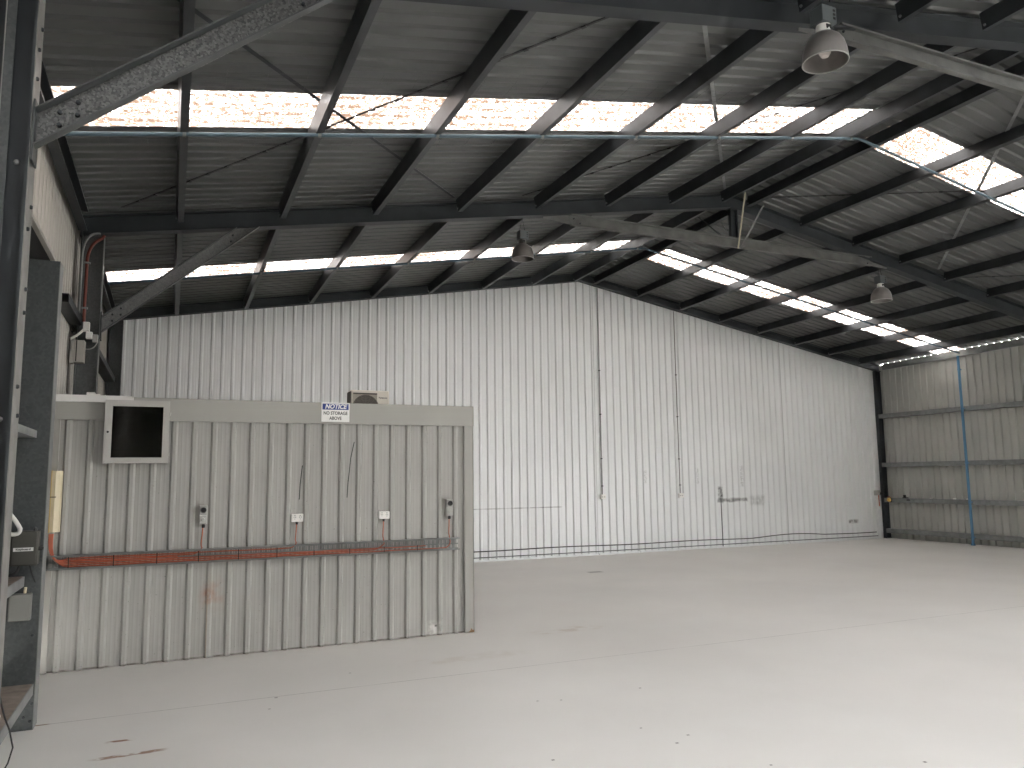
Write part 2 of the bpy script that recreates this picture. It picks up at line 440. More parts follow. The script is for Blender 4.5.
def column(parent, y, xin, xout, ztop, m, w=.17):
    d = abs(xin-xout); c = (xin+xout)/2
    b = MB(); b.prism(isect(d, w), (c, y, .012), (c, y, ztop), (0, 1, 0), (1, 0, 0))
    b.box(min(xin, xout)-.0, max(xin, xout)+.0, y-w*.6, y+w*.6, 0, .014)
    return b.build('column', m, parent)
def rafter(parent, y, left, m, D=.215):
    if left: a, b_, sl = -.98, XA, SL
    else: a, b_, sl = XA, 16.76, -SR
    r = MB(); pr = isect(D, .14)
    # sheared I-section so its ends stay vertical
    vs = []; n = len(pr)
    for x in (a, b_):
        for u, w in pr: vs.append((x, y+u, zu(x)+D/2+w))
    fs = [(i, (i+1) % n, n+(i+1) % n, n+i) for i in range(n)]+[tuple(range(n-1, -1, -1)), tuple(range(n, 2*n))]
    r.add(vs, fs); return r.build('rafter', m, parent)
def knee(parent, y, xa, zc, slope, dv, m, mflange, flange=.07):
    """channel brace: foot cut along the column face, head cut along the rafter underside"""
    def head(off): return (zc+off-slope*xa-4.502+.002)/(SL-slope)
    t = .010
    def bar(z0, z1, y0, y1):
        P = [(xa, zc+z0), (head(z0), None), (head(z1), None), (xa, zc+z1)]
        vs = []
        for yy in (y0, y1):
            for (x, z), off in zip(P, (z0, z0, z1, z1)): vs.append((x, yy, zc+off+slope*(x-xa)))
        return vs, [(0, 1, 2, 3), (7, 6, 5, 4), (0, 4, 5, 1), (1, 5, 6, 2), (2, 6, 7, 3), (3, 7, 4, 0)]
    h = dv/2
    b = MB(); b.add(*bar(-h, h, y, y-.008)); k = b.build('knee_brace', m, parent)
    b = MB(); b.add(*bar(-h, -h+t, y-.008, y-flange)); b.build('lower_flange', mflange, k)
    b = MB(); b.add(*bar(h-t, h, y-.008, y-flange)); b.build('upper_flange', mflange, k)
    L = head(0)-xa
    for dx, off in ((.11, -.035), (.11, .035), (.19, -.03), (.19, .04), (L-.18, -.03), (L-.16, .03)):
        x = xa+dx
        MB().lathe([(0, -.016), (.010, -.014), (.012, -.006), (.012, 0)], (x, y-.008, zc+off+slope*dx), 10, 'Y').build('bolt', STEEL, k)
    g = MB(); g.box(xa, xa+.010, y-flange, y+.06, zc-h-.07, zc+h+.05); g.build('foot_plate', mflange, k)
    return k

def tie(parent, y, x0, x1, zc, d, m):
    b = MB(); b.prism(csect(d, .06), (x0, y, zc), (x1, y, zc), (0, -1, 0), (0, 0, 1))
    t = b.build('collar_tie', m, parent)
    for x in (x0+.06, x0+.16, x0+.06, x1-.06):
        MB().lathe([(0, -.014), (.010, -.014), (.012, -.006), (.012, 0)], (x, y-.008, zc+(.03 if x < x0+.1 else -.03)), 10, 'Y').build('bolt', STEEL, t)
    for xa, sgn in ((x0, -1), (x1, 1)):
        gu = MB(); xe = xa+sgn*.42
        gu.prism([(xa-sgn*.05, zc+d/2-.02), (xa-sgn*.05, zc-d/2+.02), (xe, zu(xe)-.03), (xe, zu(xe)-.004), (xa, zu(xa)-.004 if zu(xa)-.004 > zc else zc)],
                 (0, y+.012, 0), (0, y+.004, 0), (1, 0, 0), (0, 0, 1))
        gu.build('gusset_plate', m, parent)
    return t

f0 = empty('portal_frame', (7.9, Y0, 0), 'dark steel portal frame nearest the camera, with a big speckled knee brace', 'steel frame', 'portal frames')
c0 = column(f0, Y0, -.714, -.965, zu(-.85)-.005, STEEL)  # dark steel here also stands in for shade on the web
MB().box(-.714, -.7095, Y0-.085, Y0+.085, .02, zu(-.7)-.01).build('lit_flange_plate', FLG_LIT, c0)  # thin plate whose paler colour paints the light on the inner flange
column(f0, Y0, 16.58, 16.76, zu(16.6)-.005, STEEL)
rafter(f0, Y0, True, STEEL); rafter(f0, Y0, False, STEEL)
knee(f0, Y0-.03, -.705, 3.432, .80, .20, SPECK, BRFL)
tie(f0, Y0-.02, 4.98, 11.0, 5.305, .15, TIE)
b = MB(); b.prism(csect(.13, .06), (7.98, Y0, 5.38), (7.98, Y0, zu(7.98)-.01), (0, -1, 0), (1, 0, 0)); b.build('hanging_strut', STEEL, f0)
MB().box(-.848, -.806, Y0-.080, Y0-.074, .02, zu(-.83)-.01).build('added_edge_strip', COLM, c0)  # strip added to give a lighter line beside the dark web
MB().box(-.852, -.848, Y0-.088, Y0-.074, .02, zu(-.83)-.01).build('added_light_edge', FLG_LIT, c0)  # added pale lip, coloured as the bright outer edge
for z in (4.02, 3.88, 3.72, 3.05, 2.92, 2.62, 2.5, 2.12, 1.98):
    MB().lathe([(.011, 0), (.011, .006), (.008, .012), (0, .012)], (-.71, Y0-.03+(.05 if int(z*100) % 4 else 0), z), 10, 'X').build('bolt', STEEL, c0)
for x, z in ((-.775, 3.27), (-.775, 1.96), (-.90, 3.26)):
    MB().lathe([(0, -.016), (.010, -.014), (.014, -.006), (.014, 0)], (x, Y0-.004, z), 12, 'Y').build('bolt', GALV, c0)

f1 = empty('portal_frame', (7.9, Y1, 0), 'middle dark steel portal frame, with a hanging strut under its apex', 'steel frame', 'portal frames')
c1 = column(f1, Y1, -.765, -.985, zu(-.85)-.005, MIDCOL)
column(f1, Y1, 16.58, 16.76, zu(16.6)-.005, STEEL)
rafter(f1, Y1, True, STEEL); rafter(f1, Y1, False, STEEL)
knee(f1, Y1-.03, -.758, 3.345, .86, .185, MIDBR, BRFL)
tie(f1, Y1-.02, 5.08, 10.95, 5.275, .165, TIE)
b = MB(); b.prism(csect(.14, .06), (8.01, Y1, 5.36), (8.01, Y1, zu(8.01)-.01), (0, -1, 0), (1, 0, 0)); b.build('hanging_strut', STEEL, f1)
def strap(parent, P, Q, w, m, name):
    P, Q = Vector(P), Vector(Q); d = (Q-P).normalized(); u = d.cross(Vector((0, 1, 0))).normalized()
    v = d.cross(u)
    b = MB(); b.prism([(-w/2, -.003), (w/2, -.003), (w/2, .003), (-w/2, .003)], P, Q, u, v); return b.build(name, m, parent)
strap(f1, (8.03, Y1-.09, 5.17), (7.83, 8.86, 5.90), .030, ROPE, 'fly_brace')
strap(f1, (8.07, Y1-.10, 5.17), (8.40, 9.10, 5.86), .026, TIE, 'fly_brace')
strap(f1, (7.86, Y1+.01, 5.34), (7.84, 10.02, 5.89), .035, STEEL, 'fly_brace')
strap(f1, (8.00, Y1+.01, 5.34), (8.36, 10.06, 5.85), .030, STEEL, 'fly_brace')

f2 = empty('portal_frame', (7.9, Y2, 0), 'dark steel portal frame standing against the pale back gable wall', 'steel frame', 'portal frames')
column(f2, Y2, -.82, -1.02, zu(-.9)-.005, COLM)
column(f2, Y2+.02, 16.60, 16.765, zu(16.65)-.005, STEEL, .09)
rafter(f2, Y2, True, STEEL, .165); rafter(f2, Y2, False, STEEL, .165)

# ------------------------------------------------------------------ purlins
ORD = ['first', 'second', 'third', 'fourth', 'fifth', 'sixth', 'seventh', 'eighth', 'ninth']
XPL = [-.03, 1.10, 2.23, 3.37, 4.52, 5.66, 6.78, 7.77]
XPR = [8.26, 9.35, 10.50, 11.60, 12.72, 13.86, 14.94, 15.98]
H = .163
ZP = [(-.066, 0), (0, 0), (0, .020), (-.006, .020), (-.006, .006), (-.060, .006), (-.060, H), (-.126, H), (-.126, H-.020), (-.120, H-.020), (-.120, H-.006), (-.066, H-.006)]
CP = [(-.066, 0), (0, 0), (0, .020), (-.006, .020), (-.006, .006), (-.060, .006), (-.060, H-.006), (-.006, H-.006), (-.006, H-.020), (0, H-.020), (0, H), (-.066, H)]
def purlin(x, ya, yb, left, bay, idx):
    sl = SL if left else -SR
    cz = zp(x); ang = math.atan(sl)
    U, W = Vector((math.cos(ang), 0, math.sin(ang))), Vector((-math.sin(ang), 0, math.cos(ang)))
    b = MB(); b.prism(CP, (x+.062, ya, cz-fall(ya)), (x+.062, yb, cz-fall(yb)), U, W)
    if left:
        ref = 'from the left eave' if idx < 7 else ''
        lab = ('dark steel roof purlin in the %s bay, %s from the left eave' % (bay, ORD[idx])) if idx < 7 else 'dark steel ridge purlin in the %s bay, left one of the ridge pair' % bay
    else:
        lab = ('dark roof purlin in the %s bay, %s down from the ridge on right slope' % (bay, ORD[idx])) if idx else 'dark steel ridge purlin in the %s bay, right one of the ridge pair' % bay
    o = b.build('roof_purlin', PURLIN, None, (x, ya, cz))
    tag(o, lab, 'purlin', 'roof purlins in the %s bay' % bay, 'thing')
    for yy in (ya+.03, yb-.03):
        c = Vector((x+.062, yy, cz-fall(yy)))+U*(-.066)+W*.035
        bb = MB(); bb.lathe([(0, -.016), (.010, -.014), (.012, -.007), (.012, 0)], c, 8, 'X'); bb.build('bolt', GALV, o)
for bay, ya, yb in (('near', Y0+.075, Y1-.075), ('far', Y1+.075, Y2-.075), ('front', -.43, Y0-.075)):
    for i, x in enumerate(XPL):
        if bay == 'front' and i < 4: continue
        purlin(x, ya, yb, True, bay, i)
    for i, x in enumerate(XPR):
        if bay == 'front' and i > 0: continue
        purlin(x, ya, yb, False, bay, i)

# eave beams
for x0, x1, sgn, side, wallname in ((-1.015, -.93, 1, 'left', 'left'), (16.70, 16.77, -1, 'right', 'right')):
    for ya, yb, bay in ((Y0+.10, Y1-.10, 'near'), (Y1+.10, Y2-.16, 'far')):
        b = MB(); zt = min(zs(x0), zs(x1))-.008; d = .24 if side == 'left' else .15
        if side == 'left': pr = [(x0, -d), (x1, -d), (x1, -d+.02), (x0+.008, -d+.008), (x0+.008, -.008), (x1, -.02), (x1, 0), (x0, 0)]
        else: pr = [(x0, -d), (x1, -d), (x1, -d+.008), (x0+.008, -d+.008), (x0+.008, -.008), (x1, -.008), (x1, 0), (x0, 0)]
        b.prism(pr, (0, ya, zt-fall(ya)), (0, yb, zt-fall(yb)), (1, 0, 0), (0, 0, 1))
        o = b.build('eave_beam', STEEL if side == 'left' else GALV)
        tag(o, 'steel eave beam along the top of the %s wall in the %s bay' % (side, bay), 'beam', 'eave beams', 'thing')

# ------------------------------------------------------------------ roof bracing straps, on top of the purlins
def roof_brace(P, Q, w, m, label, clips):
    P = Vector((P[0], P[1], zu(P[0])+.2705)); Q = Vector((Q[0], Q[1], zu(Q[0])+.2705))
    d = (Q-P).normalized(); sl = SL if P.x < XA-.01 else -SR
    n = Vector((-sl, 0, 1)).normalized(); u = n.cross(d).normalized()
    b = MB(); b.prism([(-w/2, -.002), (w/2, -.002), (w/2, .002), (-w/2, .002)], P, Q, u, n)
    o = b.build('roof_brace', m); tag(o, label, 'roof brace', 'roof bracing straps', 'thing')
    if clips:
        L = (Q-P).length; nn = int(L/.262)
        for k in range(1, nn):
            c = P+d*(k*.262); cb = MB()
            cb.prism([(-.016, -.010), (.016, -.010), (.016, .002), (-.016, .002)], c-d*.022, c+d*.022, u, n)
            cb.build('clip', m, o)
roof_brace((-.5, 4.60), (3.30, 9.28), .035, STEEL, 'flat steel brace from near left column across to fourth purlin', False)
roof_brace((-.6, 9.28), (3.35, 4.60), .030, BLACK, 'dark notched brace from middle left column up across the near skylight', True)
roof_brace((4.30, 9.28), (7.82, 4.62), .030, BLACK, 'dark notched brace running from mid left slope up to near ridge', True)
roof_brace((3.72, 4.60), (7.80, 9.28), .040, GALV, 'flat steel brace running up to the apex of the middle frame', False)
roof_brace((12.55, 9.28), (8.30, 4.70), .040, GALV, 'flat steel brace on the right slope below the near skylight', False)
roof_brace((8.38, 9.28), (12.75, 4.60), .030, BLACK, 'dark notched brace starting at the middle frame apex on right slope', True)
roof_brace((13.10, 9.28), (16.55, 4.62), .030, BLACK, 'dark notched brace low on the right slope beside the middle frame', True)

# ------------------------------------------------------------------ safety mesh beside the skylights
for (a, b_), bay in zip(SKYLIGHTS[2:], ('near', 'far')):
    for side, x0, x1 in (('left', -.95, 7.70), ('right', 8.22, 16.6)):
        mb_ = MB(); r = .0016
        ys = [a-.36, a-.24, a-.12, b_+.12, b_+.24, b_+.36]
        def rod(P, Q, r):
            P, Q = Vector(P), Vector(Q); mb_.tube([P, Q], r, 4, False, False)
        for yy in ys:
            pts = []; n = 24
            for i in range(n+1):
                x = x0+(x1-x0)*i/n; pts.append((x, yy+.01*math.sin(i*1.7+yy*9), zu(x)-fall(yy)+.264-.004*abs(math.sin(i*2.1))))
            mb_.tube(pts, r, 4, False, False)
        n = int((x1-x0)/.30)
        for i in range(n+1):
            x = x0+(x1-x0)*i/n; rod((x, a-.40, zu(x)-fall(a-.40)+.264), (x+.03, b_+.40, zu(x+.03)-fall(b_+.40)+.264), r)
        o = mb_.build('safety_mesh', WIRE)
        tag(o, 'thin wire safety mesh under the %s skylight on the %s slope' % (bay, side), 'wire mesh', 'roof safety mesh', 'stuff')

# ------------------------------------------------------------------ air pipes following the roof
def pipe_run(y, label, m, drop):
    pts = [(-.90, zp(-.90)-.02), (XA-.12, zp(XA-.12)-.02), (XA, zp(XA)-.026), (XA+.12, zp(XA+.12)-.02), (16.42, zp(16.42)-.02)]
    b = MB(); b.tube([(x, y, z-fall(y)) for x, z in pts], .0185, 10)
    o = b.build('air_pipe', m); tag(o, label, 'pipe', None, 'thing')
    for x in XPL+XPR:
        xc = x+.03; c = MB(); c.tube([(xc-.014, y, zp(xc)-.02-fall(y)), (xc+.014, y, zp(xc)-.02-fall(y))], .024, 10); c.build('pipe_clip', GALV, o)
    return o
pipe_run(6.84, 'pale blue pipe slung under the purlins along the near skylight', PALEP, False)
pf = pipe_run(11.80, 'dark blue pipe slung under the purlins along the far skylight', mat('dark_blue_pipe', (.045, .085, .12), .4), True)
dp = MB(); dp.tube([(16.53, 11.92, 4.30), (16.53, 11.92, .05)], .030, 12)
o = dp.build('down_pipe', BLUEP); tag(o, 'bright blue vertical pipe crossing the girts of the right wall', 'pipe', None, 'thing')
for z in (3.98, 3.08, 1.84, .96, .18):
    c = MB(); c.tube([(16.53, 11.92, z-.015), (16.53, 11.92, z+.015)], .037, 12); c.box(16.55, 16.598, 11.90, 11.94, z-.012, z+.012); c.build('pipe_clip', BLUEP, o)
ft = MB(); ft.lathe([(.045, 0), (.045, .03), (.03, .05)], (16.53, 11.92, 0), 14); ft.build('foot', BLUEP, o)

# ------------------------------------------------------------------ girts on the right wall
for i, z in enumerate((3.08, 1.84, .955, .19)):
    b = MB()
    b.prism([(16.60, z-.055), (16.606, z-.055), (16.606, z+.047), (16.752, z+.047), (16.752, z+.055), (16.60, z+.055)], (0, .1, 0), (0, Y2-.03, 0), (1, 0, 0), (0, 0, 1))
    b.prism([(16.606, z-.055), (16.752, z-.055), (16.752, z-.049), (16.606, z-.049)], (0, .1, 0), (0, Y2-.03, 0), (1, 0, 0), (0, 0, 1))
    o = b.build('wall_girt', GALV)
    tag(o, 'grey steel girt along the right wall, %s' % ['topmost of the four', 'second from the top', 'third from the top', 'lowest, just above the floor'][i], 'girt', 'girts of the right wall', 'thing')

# ------------------------------------------------------------------ left wall girts, mullion
def lgirt(xi, z, ya, yb, label, h=.05, m=GALV, top=DUSTY):
    b = MB(); b.prism([(xi, z-h), (xi, z), (XL+.0, z), (XL+.0, z-.006), (xi-.008, z-.006), (xi-.008, z-h+.006), (XL, z-h+.006), (XL, z-h)], (0, ya, 0), (0, yb, 0), (1, 0, 0), (0, 0, 1))
    o = b.build('wall_girt', m); tag(o, label, 'girt', 'girts of the left wall', 'thing')
    t = MB(); t.box(XL+.002, xi-.006, ya+.01, yb-.01, z+.0005, z+.003); t.build('dust_layer', top, o)
    return o
lgirt(-.865, 2.01, Y0+.10, 6.262, 'short grey steel girt ending at mid height of the tall mullion')
lgirt(-.885, 1.015, Y0+.10, 6.262, 'dusty grey girt under the dark grey box, left of the mullion', .065)
lgirt(-.795, .30, Y0+.10, 6.262, 'low dusty girt near the floor with a white ring on it', .07)
lgirt(-.93, 3.40, DOOR[1]+.05, Y1-.10, 'dark steel girt on the left wall between mullion and middle column', .08, STEEL, STEEL)
lgirt(-.90, 3.36, Y1+.10, Y2-.12, 'steel girt on the left wall beyond the middle column', .08, STEEL, STEEL)

mu = MB()
mu.prism([(-.985, 0), (-.785, 0), (-.785, .16), (-.805, .16), (-.805, .152), (-.793, .152), (-.793, .008), (-.977, .008), (-.977, .152), (-.965, .152), (-.965, .16), (-.985, .16)],
         (0, 6.27, .0), (0, 6.27, 3.235), (1, 0, 0), (0, 1, 0))
o = mu.build('door_mullion', COLM); tag(o, 'tall flat grey steel mullion standing on the floor beside the office', 'mullion', None, 'thing')
for x, z in ((-.80, .17), (-.845, .085), (-.805, .055), (-.82, .62)):
    MB().lathe([(0, -.010), (.008, -.009), (.011, -.004), (.011, 0)], (x, 6.27, z), 10, 'Y').build('bolt', STEEL, o)
ed = MB(); ed.box(-.788, -.7835, 6.268, 6.43, 0, 3.235); ed.build('flange_edge', GALV, o)

# ------------------------------------------------------------------ office (ribbed steel room)
YO, OX0, OX1, OZ, OYB = 8.0, -.975, 3.03, 2.43, 13.2
of = empty('office_room', (1.0, YO, 0), 'grey ribbed metal office room with a smooth band along its top', 'room')
b = MB(); prof = ribbed(OX1-.09-OX0, .021, .062, .026, .1762, .0012, OX0, .085)
wall_sheet(b, prof, lambda a, h, z: (a, YO-h, z), lambda a: .004, lambda a: 2.22)
cl = b.build('front_cladding', OFFW, of)
s = Stains(OFFW)
s.rect(.375, .012, .05, .565, .02, .07, (.30, .10, .04), .9, ('X', 'Z'), (16, .3, .6))
s.rect(.40, .05, .10, .60, .05, .16, (.33, .20, .13), .55, ('X', 'Z'), (9, .35, .65))
s.rect(.36, .003, .006, .28, .28, .05, (.33, .24, .17), .5, ('X', 'Z'))
s.rect(2.60, .035, .07, .075, .03, .07, (.62, .61, .58), .8, ('X', 'Z'), (14, .36, .56))
s.rect(2.622, .006, .012, .10, .004, .012, (.08, .08, .075), .9, ('X', 'Z'))
s.rect(1.0, 2.5, .2, .006, .006, .012, (.10, .08, .06), .8, ('X', 'Z'), (9, .35, .6))
k = s.noise(45, .70, .74); s.apply(s.mul(k, .6), (.12, .12, .11))
s.done()
# object-space origin of the cladding equals the office empty: shift stain coordinates
for nd in OFFW.node_tree.nodes:
    if nd.type == 'TEX_COORD': TCO = nd
sp = [n for n in OFFW.node_tree.nodes if n.type == 'SEPXYZ'][0]
mp2 = OFFW.node_tree.nodes.new('ShaderNodeMapping'); mp2.inputs['Location'].default_value = (1.0, YO, 0)
OFFW.node_tree.links.new(TCO.outputs['Object'], mp2.inputs['Vector']); OFFW.node_tree.links.new(mp2.outputs['Vector'], sp.inputs[0])
b = MB(); b.box(OX0, OX1+.018, YO-.042, YO+.02, 2.212, OZ); b.box(OX0, OX1+.018, YO-.042, YO+.12, OZ-.004, OZ)
fas = b.build('fascia_band', OFFT, of)
b = MB(); b.box(OX1-.085, OX1+.014, YO-.036, YO+.02, .004, 2.211); b.box(OX1+.006, OX1+.014, YO-.036, YO+.10, .004, 2.211)
b.box(OX1-.092, OX1-.085, YO-.03, YO, .004, 2.211)
b.build('corner_trim', OFFT, of)
b = MB(); b.prism([(OX1-.052, .005), (OX1+.0138, .005), (OX1+.0138, .036), (OX1+.004, .024), (OX1-.008, .031), (OX1-.020, .048), (OX1-.030, .022), (OX1-.040, .016)], (0, YO-.0372, 0), (0, YO-.0355, 0), (1, 0, 0), (0, 0, 1)); b.build('rust_patch', RUST, of)
b = MB(); prof = ribbed(OYB-YO-.1, .028, .05, .02, PITCH, .0035, YO+.1, .06)
wall_sheet(b, prof, lambda a, h, z: (OX1-.03+h, a, z), lambda a: .004, lambda a: OZ-.01)
b.build('side_cladding', OFFW, of)
b = MB(); b.box(OX0, OX1-.02, YO+.02, OYB, OZ-.06, OZ-.01); b.box(OX0, OX1-.02, OYB-.03, OYB, .004, OZ-.06)
b.build('roof_deck', OFFT, of)
b = MB(); b.box(OX0, OX0+.05, YO-.036, YO, .004, 2.211); b.build('corner_trim', OFFT, of)
b = MB(); b.box(OX0+.005, -.34, YO-.062, YO+.10, 2.375, 2.437); o = b.build('flashing', WHITEM, None); tag(o, 'white flashing strip along the top left edge of the office', 'flashing', None, 'thing')

# scribbles on the cladding
def mark(pts, label, r=.0035):
    b = MB(); b.tube(pts, r, 5); o = b.build('scuff_mark', INK); tag(o, label, 'scuff mark', None, 'thing')
mark([(1.735, YO-.003, 2.03), (1.70, YO-.003, 1.86), (1.69, YO-.003, 1.75), (1.675, YO-.003, 1.60), (1.668, YO-.003, 1.46)], 'long thin black scuff mark on the office wall under the notice sign', .0042)
mark([(1.214, YO-.004, 1.79), (1.205, YO-.004, 1.70), (1.195, YO-.004, 1.60), (1.190, YO-.004, 1.45)], 'shorter thin black scuff mark above the left white double socket', .0042)

# ------------------------------------------------------------------ notice sign
sx0, sx1, sz0, sz1 = 1.385, 1.672, 2.232, 2.430
sg = empty('notice_sign', ((sx0+sx1)/2, YO-.045, sz0), 'white and blue NOTICE no storage above sign on office fascia', 'sign')
MB().bbox(sx0, sx1, YO-.049, YO-.0425, sz0, sz1, .002).build('sign_plate', SIGNW, sg)
MB().box(sx0+.010, sx1-.010, YO-.0505, YO-.049, sz0+.125, sz1-.012).build('blue_band', SIGNB, sg)
cx = (sx0+sx1)/2
text_mesh('NOTICE', .064, SIGNW, sg, (cx, YO-.0515, sz0+.1555), 'notice_word', shear=.25, offset=.0022, width=.225)
text_mesh('NO STORAGE', .047, INK, sg, (cx, YO-.050, sz0+.088), 'message_line', offset=.0010, width=.243)
text_mesh('ABOVE', .047, INK, sg, (cx, YO-.050, sz0+.036), 'message_line', offset=.0010, width=.125)

# ------------------------------------------------------------------ data cabinet with glass door
kx0, kx1, kz0, kz1, ky = -.565, -.028, 1.815, 2.392, 7.86
cb = empty('data_cabinet', ((kx0+kx1)/2, YO-.03, kz0), 'small grey wall cabinet with a dark glass door on the office wall', 'cabinet')
b = MB()
b.box(kx0, kx0+.012, ky+.018, YO-.046, kz0, kz1); b.box(kx1-.012, kx1, ky+.018, YO-.046, kz0, kz1)
b.box(kx0, kx1, ky+.018, YO-.046, kz0, kz0+.012); b.box(kx0, kx1, ky+.018, YO-.046, kz1-.012, kz1); 
b.build('cabinet_body', CAB, cb)
MB().box(kx0+.013, kx1-.013, YO-.056, YO-.048, kz0+.013, kz1-.013).build('back_panel', CABIN, cb)
b = MB(); bd = .062
b.box(kx0, kx0+bd, ky, ky+.018, kz0, kz1); b.box(kx1-bd+.008, kx1, ky, ky+.018, kz0, kz1)
b.box(kx0+bd, kx1-bd+.008, ky, ky+.018, kz0, kz0+.052); b.box(kx0+bd, kx1-bd+.008, ky, ky+.018, kz1-.056, kz1)
d = b.build('door', CAB, cb)
MB().box(kx0+bd, kx1-bd+.008, ky+.006, ky+.010, kz0+.052, kz1-.056).build('glass_pane', GLASS, d)
MB().lathe([(0, -.008), (.008, -.008), (.010, -.002), (.010, 0)], (kx0+.030, ky, kz0+.285), 14, 'Y').build('lock', BLACK, d)
MB().box(kx0+.08, kx1-.08, ky+.05, ky+.08, kz1-.115, kz1-.085).build('patch_panel', REDDIM, cb)
b = MB()
for i in range(12): b.box(kx0+.10+i*.030, kx0+.115+i*.030, ky+.046, ky+.05, kz1-.108, kz1-.092)
b.build('patch_port', CABIN, cb)
for z in (kz0+.08, kz1-.12): MB().tube([(kx1+.006, ky+.02, z-.016), (kx1+.006, ky+.02, z+.016)], .005, 8).build('hinge', CAB, cb)

# ------------------------------------------------------------------ cable tray and cables on the office
tx0, tx1, tz0, tz1 = -.972, 2.862, .885, 1.012
tr = empty('cable_tray', (1.0, YO-.03, tz0), 'long perforated galvanised cable tray across the office wall', 'cable tray')
b = MB(); yb0, yb1 = YO-.036, YO-.033
b.box(tx0, tx1, yb0-.06, yb1, tz0, tz0+.004); b.box(tx0, tx1, yb0-.06, yb1, tz1-.004, tz1)
b.box(tx0, tx1, yb0-.060, yb0-.056, tz0, tz0+.012); b.box(tx0, tx1, yb0-.060, yb0-.056, tz1-.012, tz1)
b.box(tx0, tx1, yb0, yb1, tz0, tz0+.020); b.box(tx0, tx1, yb0, yb1, tz1-.020, tz1); b.box(tx0, tx1, yb0, yb1, tz0+.056, tz0+.068)
x = tx0
while x < tx1-.02:
    b.box(x, x+.020, yb0, yb1, tz0+.02, tz1-.02)
    b.box(x+.030, x+.036, yb0, yb1, tz0+.068, tz1-.02)
    x += .046
b.build('tray_channel', GALV, tr)
yc = yb0-.022
levels = [(.908, 2.755), (.923, 1.985), (.938, 2.66), (.952, .245), (.966, .262), (.981, 1.150)]
ends = [(2.765, 1.235), (2.045, 1.225), None, None, (.300, 1.235), (1.165, 1.228)]
names = ['orange cable along the tray bottom up to the farthest grey switched socket', 'orange cable in the tray turning up to the right white double socket',
         'orange cable in the tray ending short of its right end', 'short orange cable in the tray ending near the left grey socket',
         'orange cable in the tray turning up to the left grey switched socket', 'orange cable along the tray top up to the left white double socket']
def arc(p0, p1, p2, n=6):
    p0, p1, p2 = map(Vector, (p0, p1, p2))
    return [tuple(p0*(1-t)**2+p1*2*t*(1-t)+p2*t*t) for t in [i/n for i in range(n+1)]]
for i, ((z, xe), en, lab) in enumerate(zip(levels, ends, names)):
    yy = yc-.003*(i % 2)
    pts = arc((-.925-.006*i, YO-.075, 1.20), (-.95-.008*(i % 3), YO-.085, .93-.004*i), (-.80, yy, z), 8)
    x = -.75
    while x < xe-.08:
        pts.append((x, yy, z+random.uniform(-.0025, .0025))); x += .12
    if en:
        pts += arc((xe-.07, yy, z), (xe, yy, z), (en[0], yy-.002, z+.06), 5)[1:]
        pts += [(en[0]-.008, yy, 1.03), (en[0]-.012, YO-.050, 1.06), (en[0]-.004, YO-.035, (1.06+en[1])/2), (en[0], YO-.028, en[1]-.01)]
    b = MB(); b.tube(pts, .0052, 8); o = b.build('power_cable', ORANGE); tag(o, lab, 'cable', 'orange cables in the tray', 'thing')
for k in range(10):
    x = -.80+k*.355
    if x > 2.6: break
    b = MB(); b.box(x, x+.007, yc-.014, yc-.011, tz0+.012, min(tz1-.012, .995 if x < 1.2 else .95)); b.build('cable_tie', BLACK, tr)

# sockets
def switched_socket(cx, z0, label):
    t = empty('switched_socket', (cx, YO, z0), label, 'socket', 'grey switched sockets')
    b = MB(); b.bbox(cx-.036, cx+.036, YO-.052, YO-.0005, z0, z0+.178, .006); b.build('housing', GREYB, t)
    MB().bbox(cx-.033, cx+.033, YO-.066, YO-.052, z0+.092, z0+.172, .004).build('socket_plate', GREYB, t)
    MB().lathe([(.0, -.006), (.020, -.006), (.024, -.018), (.026, -.018), (.027, 0)], (cx, YO-.062, z0+.132), 22, 'Y').build('socket_face', BLACK, t)
    MB().bbox(cx-.033, cx+.033, YO-.064, YO-.052, z0+.006, z0+.086, .004).build('switch_plate', GREYB, t)
    MB().lathe([(0, -.012), (.016, -.012), (.018, -.003), (.026, -.003), (.028, 0)], (cx, YO-.062, z0+.046), 22, 'Y').build('rotary_switch', GREYB, t)
    MB().lathe([(.012, -.034), (.015, -.030), (.015, -.012), (.010, 0)], (cx+.006, YO-.028, z0), 12, 'Z').build('cable_gland', BLACK, t)
switched_socket(.298, 1.240, 'grey industrial switched socket below the glass fronted cabinet')
switched_socket(2.762, 1.243, 'grey industrial switched socket near the right corner of the office')
def double_socket(cx, z0, label):
    t = empty('double_socket', (cx, YO, z0), label, 'socket', 'white double sockets')
    MB().bbox(cx-.056, cx+.056, YO-.036, YO-.0005, z0, z0+.078, .005).build('plate', WHITE, t)
    for s_ in (-.026, .026):
        b = MB()
        b.box(cx+s_-.010, cx+s_-.006, YO-.0385, YO-.036, z0+.040, z0+.052); b.box(cx+s_+.006, cx+s_+.010, YO-.0385, YO-.036, z0+.040, z0+.052)
        b.box(cx+s_-.0015, cx+s_+.0015, YO-.0385, YO-.036, z0+.024, z0+.034); b.build('outlet_slots', BLACK, t)
        MB().bbox(cx+s_-.007, cx+s_+.007, YO-.041, YO-.036, z0+.058, z0+.068, .001).build('rocker', GREYB, t)
    MB().lathe([(.007, -.028), (.011, -.022), (.013, -.006), (.013, 0)], (cx-.004, YO-.024, z0), 12, 'Z').build('cable_gland', BLACK, t)
double_socket(1.172, 1.232, 'white double socket on office wall below the short scuff mark')
double_socket(2.052, 1.232, 'white double socket on office wall, right one of the two')

